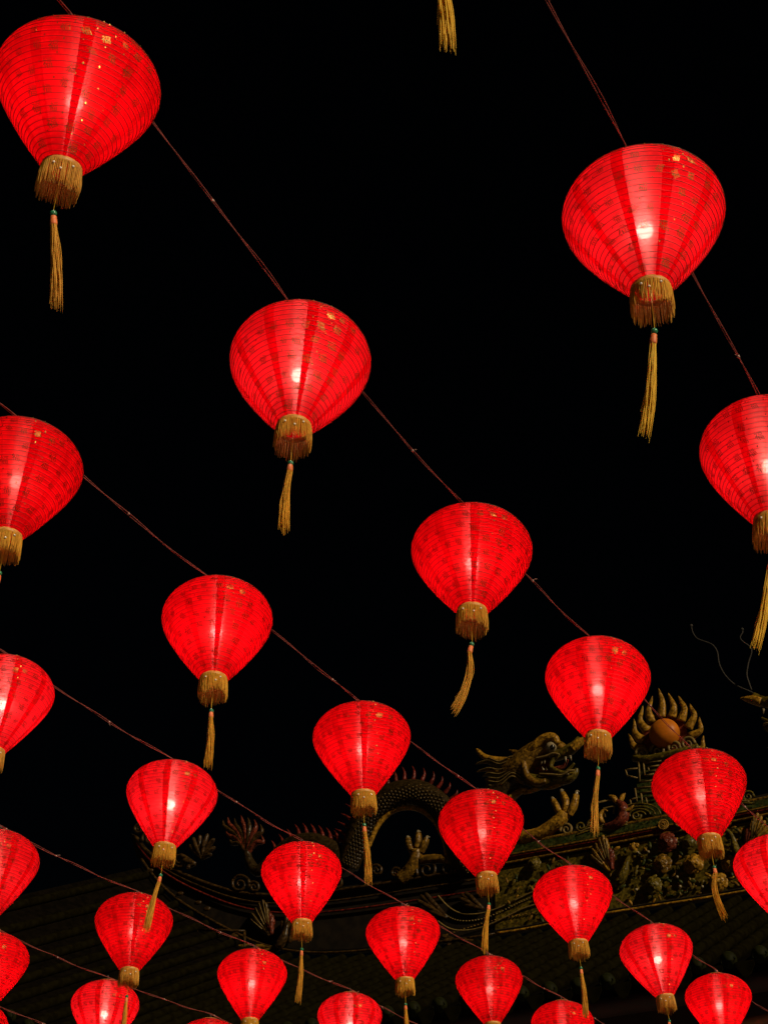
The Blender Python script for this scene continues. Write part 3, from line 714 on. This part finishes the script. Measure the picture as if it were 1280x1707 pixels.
def make_tassel(seed, bend, mk='amber'):
    rr = random.Random(seed); b = MB(); n = 72
    for i in range(n):
        a = rr.uniform(0, 6.28); q = math.sqrt(rr.random()); L = (TL - .062) * (rr.uniform(.88, 1.03) if rr.random() < .8 else rr.uniform(.6, 1.1))
        spread = rr.uniform(.75, 1.1); pts = []; ph = rr.uniform(0, 6)
        for k in range(9):
            t = k / 8; w = (.0105 + .0075 * min(1, t * 1.4) + .005 * t * t) * spread
            pts.append((q * w * math.cos(a + .5 * t) + bend * .06 * math.sin(t * math.pi) + .0015 * math.sin(7 * t + ph), q * w * math.sin(a + .5 * t) + .0015 * math.cos(6 * t + ph), -.062 - L * t))
        b.tube(pts, [.0017] * 7 + [.0014, .0007], 3, False)
    return b.mesh('tassel', M[mk])
TASSEL = [make_tassel(i, bd) for i, bd in enumerate((.05, .45, -.4, -.1))] + [make_tassel(8, .1, 'tassel')]
b = MB(); b.ball((0, 0, -.012), .0125, 12, 8); GREENB = b.mesh('green_bead', M['green_bead'])
b = MB(); b.tube([(0, 0, -.024), (0, 0, -.028), (0, 0, -.036), (0, 0, -.040), (0, 0, -.058), (0, 0, -.066)], [.008, .0115, .011, .0122, .0128, .0115], 12); BIND = b.mesh('binding', M['binding'])

# the printed character, cut from the bundled typeface, wrapped on the shade
tcu = bpy.data.curves.new('glyph', 'FONT'); tcu.body = '\u798f'; tcu.size = 1; tcu.resolution_u = 1; tcu.offset = -.011; tcu.align_x = 'CENTER'
tob = bpy.data.objects.new('glyph', tcu); col.objects.link(tob)
dg = bpy.context.evaluated_depsgraph_get(); dg.update()
tm = bpy.data.meshes.new_from_object(tob.evaluated_get(dg))
GV = [tuple(v.co) for v in tm.vertices]; GF = [tuple(p.vertices) for p in tm.polygons]
bpy.data.objects.remove(tob); bpy.data.curves.remove(tcu); bpy.data.meshes.remove(tm)
xs = [v[0] for v in GV]; ys = [v[1] for v in GV]; gx, gy = (min(xs) + max(xs)) / 2, (min(ys) + max(ys)) / 2; gs = max(max(xs) - min(xs), max(ys) - min(ys))
GV = [((x - gx) / gs, (y - gy) / gs) for x, y, _ in GV]
def make_print(seed, mkey='print'):
    rr = random.Random(seed); b = MB(); L = mer[-1]
    nrow = 11
    for i in range(nrow):
        u0 = .06 + .90 * i / (nrow - 1); r0 = soft_r(h_at(u0)); n = max(4, round(2 * math.pi * r0 / (.112 * W)))
        for j in range(n):
            a0 = 2 * math.pi * (j + .5 * (i % 2) + rr.uniform(-.16, .16)) / n; u = u0 + rr.uniform(-.016, .016)
            size = .057 * W * rr.uniform(.82, 1.15); rt = rr.gauss(0, .16); sh = rr.gauss(0, .18); sx = rr.uniform(.82, 1.1); wav = rr.uniform(0, 6); amp = rr.uniform(.0, .06)
            vs = []
            for x, y in GV:
                x2 = x * sx + sh * y + amp * math.sin(5 * y + wav); y2 = y + amp * math.sin(5 * x + wav)
                X = (x2 * math.cos(rt) - y2 * math.sin(rt)) * size; Y = (x2 * math.sin(rt) + y2 * math.cos(rt)) * size
                uu = min(.995, max(.005, u + Y / L)); h = h_at(uu); r = soft_r(h) + .0022; a = a0 + X / max(r, .05)
                vs.append((r * math.cos(a), r * math.sin(a), h))
            if rr.random() > .16: b.add(vs, GF)
            # small dab between the characters
            a = a0 + math.pi / n + rr.uniform(-.03, .03); uu = min(.98, u + .04 + rr.uniform(-.01, .01)); h = h_at(uu); r = soft_r(h) + .0022; k = .006 * rr.uniform(.6, 1.2)
            b.add([(r * math.cos(a + q * k / r), r * math.sin(a + q * k / r), h + w_ * k) for q, w_ in ((-.5, 0), (0, -1), (.5, 0), (0, 1))], [(0, 1, 2, 3)])
    return b.mesh('printed_characters', M[mkey], None, False)
PRINT = [make_print(i) for i in range(3)] + [make_print(11, 'foil')]

# name, position of the bottom ring, lean x / y (deg), tassel direction; fabric, seam angle in panels, tassel mesh
LAN = [
 ('A0', .135, 2.60, 5.525, 0, 0, .03, .03, -.418, 'sheer', .5, 0, 'lantern of which only a straight frayed yellow tassel hangs down, beside the plain sky'),
 ('A1', 0.956, 4.129, 5.461, -2.0, 1.8, -.062, .081, -.407, 'sheer', .62, 0, 'sheer red lantern with its round white bulb showing and a long bright yellow tassel'),
 ('A2', 1.635, 5.436, 5.353, -4.2, 7.4, -.115, .039, -.402, 'sheer', .4, 3, 'sheer red lantern whose yellow tassel blows aside over the whiskered dragon'),
 ('B1', -1.155, 3.878, 5.815, 7.9, 3.6, .049, .057, -.413, 'dense', 0.02, 0, 'largest red lantern with shining gold characters and one dark seam down its middle'),
 ('B2', -0.362, 4.948, 5.475, -6.9, 1.7, -.010, -.103, -.407, 'sheer', .22, 3, 'sheer red lantern with white bulb showing, next on the cable from the largest lantern'),
 ('B3', 0.424, 6.442, 5.520, -7.6, 2.0, -.096, -.059, -.405, 'dense', .12, 1, 'deep red lantern with a curved slanting tassel against plain black sky'),
 ('B4', 1.179, 7.760, 5.515, -6.4, 4.9, -.062, -.065, -.410, 'dense', .5, 3, 'red lantern between the dragon snout and the flaming pearl, with pale middle stripe'),
 ('B5', 2.014, 9.091, 5.487, -6.0, -1.6, -.015, -.159, -.388, 'dense', .3, 2, 'red lantern directly under the flaming pearl, hiding its scrolled stand'),
 ('B6', 2.746, 10.362, 5.451, 0, 0, .02, -.03, -.418, 'sheer', .6, 0, 'red lantern beside the carved peonies, next on the cable after the one under the pearl'),
 ('C1', -1.723, 5.899, 5.591, 0.2, 0.9, .0, -.05, -.416, 'dense', .3, 0, 'red lantern two places along the cable before the one above the dragon\'s arched body'),
 ('C2', -0.896, 7.225, 5.581, -7.2, -1.2, .020, -.146, -.393, 'dense', .05, 0, 'red lantern with dark middle seam, next before the one over the dragon\'s body'),
 ('C3', -0.124, 8.661, 5.584, -2.9, -1.9, .028, -.086, -.410, 'dense', .08, 0, 'red lantern with a forked tassel hanging in front of the dragon\'s arched body'),
 ('C4', 0.687, 9.988, 5.604, -2.7, -3.0, -.055, -.164, -.383, 'dense', .65, 3, 'red lantern with pale stripe hiding the neck of the open-jawed dragon'),
 ('C5', 1.447, 11.378, 5.640, -3.4, -1.7, -.006, -.105, -.407, 'dense', .55, 0, 'red lantern with pale stripe beside the carved phoenix wing'),
 ('C6', 2.270, 12.587, 5.621, -2.1, -4.4, -.060, -.15, -.38, 'sheer', .6, 0, 'tilted pinkish lantern with white bulb showing, just under the carved peonies'),
 ('C7', 3.000, 13.984, 5.679, 0, 0, 0, 0, -.42, 'dense', .4, 0, 'red lantern next to the tilted pinkish one, under the eave tiles'),
 ('D1', -2.278, 8.247, 5.667, -1.7, 1.5, .02, -.05, -.416, 'sheer', .3, 0, 'red lantern next before the one that hangs over the upturned ridge end'),
 ('D2', -1.422, 9.544, 5.623, -5.0, 1.9, -.048, -.097, -.406, 'sheer', .75, 3, 'red lantern with visible bulb hanging over the upturned ridge end, tassel crossing another lantern'),
 ('D3', -0.594, 10.953, 5.638, -1.9, -2.1, -.013, -.079, -.412, 'dense', .05, 0, 'red lantern with twin bright streaks beside the dragon\'s feathered tail'),
 ('D4', 0.165, 12.289, 5.660, -1.5, -1.7, -.005, -.157, -.389, 'dense', .6, 0, 'red lantern with one pale streak in front of the beaded ridge carving'),
 ('D5', 0.940, 13.640, 5.721, -1.6, -2.1, 0, 0, -.42, 'dense', .6, 0, 'red lantern below the one that hides the dragon\'s neck, past its tassel tip'),
 ('D6', 1.674, 14.740, 5.671, 0.0, 0.0, 0, 0, -.42, 'dense', .6, 0, 'small red lantern under the tassel of the lantern beside the phoenix wing'),
 ('E1', -2.643, 10.068, 5.354, 0.0, 0, 0, 0, -.42, 'sheer', .6, 0, 'red lantern next before the one that a neighbour\'s tassel crosses'),
 ('E2', -1.907, 11.555, 5.488, -4.0, -0.8, .0, -.1, -.40, 'dense', .1, 0, 'red lantern crossed by the tassel of the lantern over the ridge end'),
 ('E3', -1.120, 13.117, 5.594, -1.3, 0.1, 0, 0, -.42, 'dense', .5, 0, 'red lantern below the small carved phoenix wings near the framed relief'),
 ('E4', -0.317, 14.514, 5.666, 0.0, 0, 0, 0, -.42, 'sheer', .3, 0, 'small red lantern after the one below the small phoenix wings'),
 ('F1', -3.094, 12.064, 5.363, 0, 0.0, 0, 0, -.42, 'dense', .2, 0, 'red lantern next before the small one with a fringe in front of it'),
 ('F2', -2.449, 13.724, 5.517, 0.0, 0, 0, 0, -.42, 'sheer', .6, 0, 'small red lantern with bright bulb, partly behind another lantern\'s fringe and tassel'),
 ('F3', -1.679, 15.174, 5.64, 0.0, 0, 0, 0, -.42, 'dense', .5, 0, 'small red lantern showing only its dome, next after the one behind a fringe'),
 ('G1', -3.704, 14.247, 5.503, 0.0, 0, 0, 0, -.42, 'dense', .5, 0, 'red lantern farthest off, on a cable of its own'),
]
ATT = {}
lrn = random.Random(21)
for i, (nm, x, y, z, tx, ty, vx, vy, vz, fab, seam, tk, label) in enumerate(LAN):
    t = thing('red_lantern', label, 'lantern', (x, y, z), 'red lanterns strung over the temple square')
    lean = Matrix.Rotation(R(ty), 4, 'Y') @ Matrix.Rotation(R(tx), 4, 'X')
    azc = math.atan2(-y, -x)                     # direction from the lantern to the viewer's place in the square
    spin = azc + (seam - 0.0) * pstep if seam <= .5 else azc - (1 - seam) * pstep
    t.rotation_euler = (lean @ Matrix.Rotation(spin, 4, 'Z')).to_euler()
    el = lrn.uniform(-.018, .018); t.scale = (1 + el, 1 - el, lrn.uniform(.985, 1.015))
    for k in range(NP):
        o = link('fabric_panel', PANEL[fab], t); o.rotation_euler.z = k * pstep
        o = link('seam_strip', SEAMME, t); o.rotation_euler.z = k * pstep
    link('hoop_wire', HOOPS, t)
    pr = link('printed_characters', PRINT[3 if nm in ('A1', 'B1', 'B2') else i % 3], t); pr['kind'] = 'stuff'; pr.rotation_euler.z = lrn.uniform(0, 6.28)
    link('top_ring', TOPRING, t); link('bottom_ring', BOTRING, t); link('hanger_hook', HOOKME, t)
    bu = link('bulb', BULBME[0 if nm in ('A1', 'B1', 'B2') else lrn.randrange(3)], t); link('socket', SOCKET, bu)
    fr = link('fringe', FRINGE[i % 4], t); fr['kind'] = 'stuff'; fr.rotation_euler.z = lrn.uniform(0, 6.28)
    for k, (da, dz) in enumerate(((-.5, -.028), (.55, -.026), (.05, -.052))):
        a = azc - spin + da + lrn.uniform(-.12, .12); o = link('bead', BEADME, t); o.location = ((RB + .008) * math.cos(a), (RB + .008) * math.sin(a), dz)
    # tassel: cord down from the base, then bead, binding and strands swung along the breeze
    ta = link('tassel', TASSEL[4 if nm[0] == 'A' else tk], t)
    inv = t.rotation_euler.to_matrix().inverted(); v = inv @ Vector((vx, vy, vz)).normalized()
    ta.location = (0, 0, -.186); q = Vector((0, 0, -1)).rotation_difference(v)
    roll = inv @ Vector((1, 0, 0)); tx0 = q @ Vector((1, 0, 0)); pr_ = roll - v * roll.dot(v); ang = tx0.angle(pr_); 
    if tx0.cross(pr_).dot(v) < 0: ang = -ang
    ta.rotation_mode = 'QUATERNION'; ta.rotation_quaternion = Quaternion(v, ang) @ q
    link('green_bead', GREENB, ta); link('binding', BIND, ta)
    cbm = MB(); cbm.tube([(0, 0, .006), (.001, 0, -.09), (0, 0, -.19)], .0016, 5); link('cord', cbm.mesh('cord', M['tassel']), t)
    ATT[nm] = Vector((x, y, z)) + lean @ Vector((0, 0, TOPH + HOOK))

# ---------------------------------------------------------------- cables
CL = {'A': 'pinkish twisted cable carrying the lantern with the long bright yellow tassel',
      'B': 'pinkish twisted cable running from the largest lantern past the flaming pearl',
      'C': 'thin twisted cable carrying the lanterns in front of the dragon\'s body and neck',
      'D': 'thin twisted cable carrying the lantern over the upturned ridge end',
      'E': 'thin twisted cable carrying the lantern that another\'s tassel crosses',
      'F': 'thin twisted cable carrying the small lantern half behind a fringe',
      'G': 'thin twisted cable carrying the farthest lantern alone'}
crn = random.Random(9)
STEP = Vector((.775, 1.36, 0))
for row in 'ABCDEFG':
    ks = sorted(k for k in ATT if k[0] == row); P = [ATT[k] for k in ks]
    for _ in range(3): P.insert(0, P[0] - STEP + Vector((0, 0, .02)))
    for _ in range(3): P.append(P[-1] + STEP + Vector((0, 0, .03)))
    ca = thing('lantern_cable', CL[row], 'cable', P[3], 'cables the lanterns hang from')
    path = []; ties = []
    for a, c in zip(P[:-1], P[1:]):
        n = 26; kx = crn.uniform(-.02, .02)
        for i in range(n):
            t = i / n; p = a.lerp(c, t); p.z -= .02 * 4 * t * (1 - t); e = math.sin(math.pi * t)
            p += Vector((.006 * math.sin(9 * t + kx * 90), 0, .006 * math.cos(13 * t + kx * 50))) * e + Vector((kx, -kx * .6, 0)) * e * .5
            path.append(p)
        for t in (crn.uniform(.05, .12), crn.uniform(.3, .9)): ties.append(path[-n + int(t * n)])
    path.append(P[-1])
    for w in range(2):
        b = MB(); q = []; ph = crn.uniform(0, 6)
        for i, p in enumerate(path):
            tw = i * .42 + w * math.pi; g_ = .0036 + .0042 * max(0, math.sin(i * .19 + ph)) * w
            q.append(p + Vector((math.cos(tw) * g_ * .87, -math.cos(tw) * g_ * .5, math.sin(tw) * g_)))
        b.tube(q, .0026 if w == 0 else .0020, 6); b.build('wire', M['cable'], ca)
    for p in ties:
        b = MB(); d = STEP.normalized(); b.tube([p - d * .006, p + d * .006], .0065, 8)
        e = Vector((crn.uniform(-1, 1), crn.uniform(-.5, .5), crn.uniform(-1, 1))).normalized(); b.tube([p, p + e * .016, p + e * .024 + d * .008], .0015, 5)
        b.build('cable_tie', M['tie'], ca)
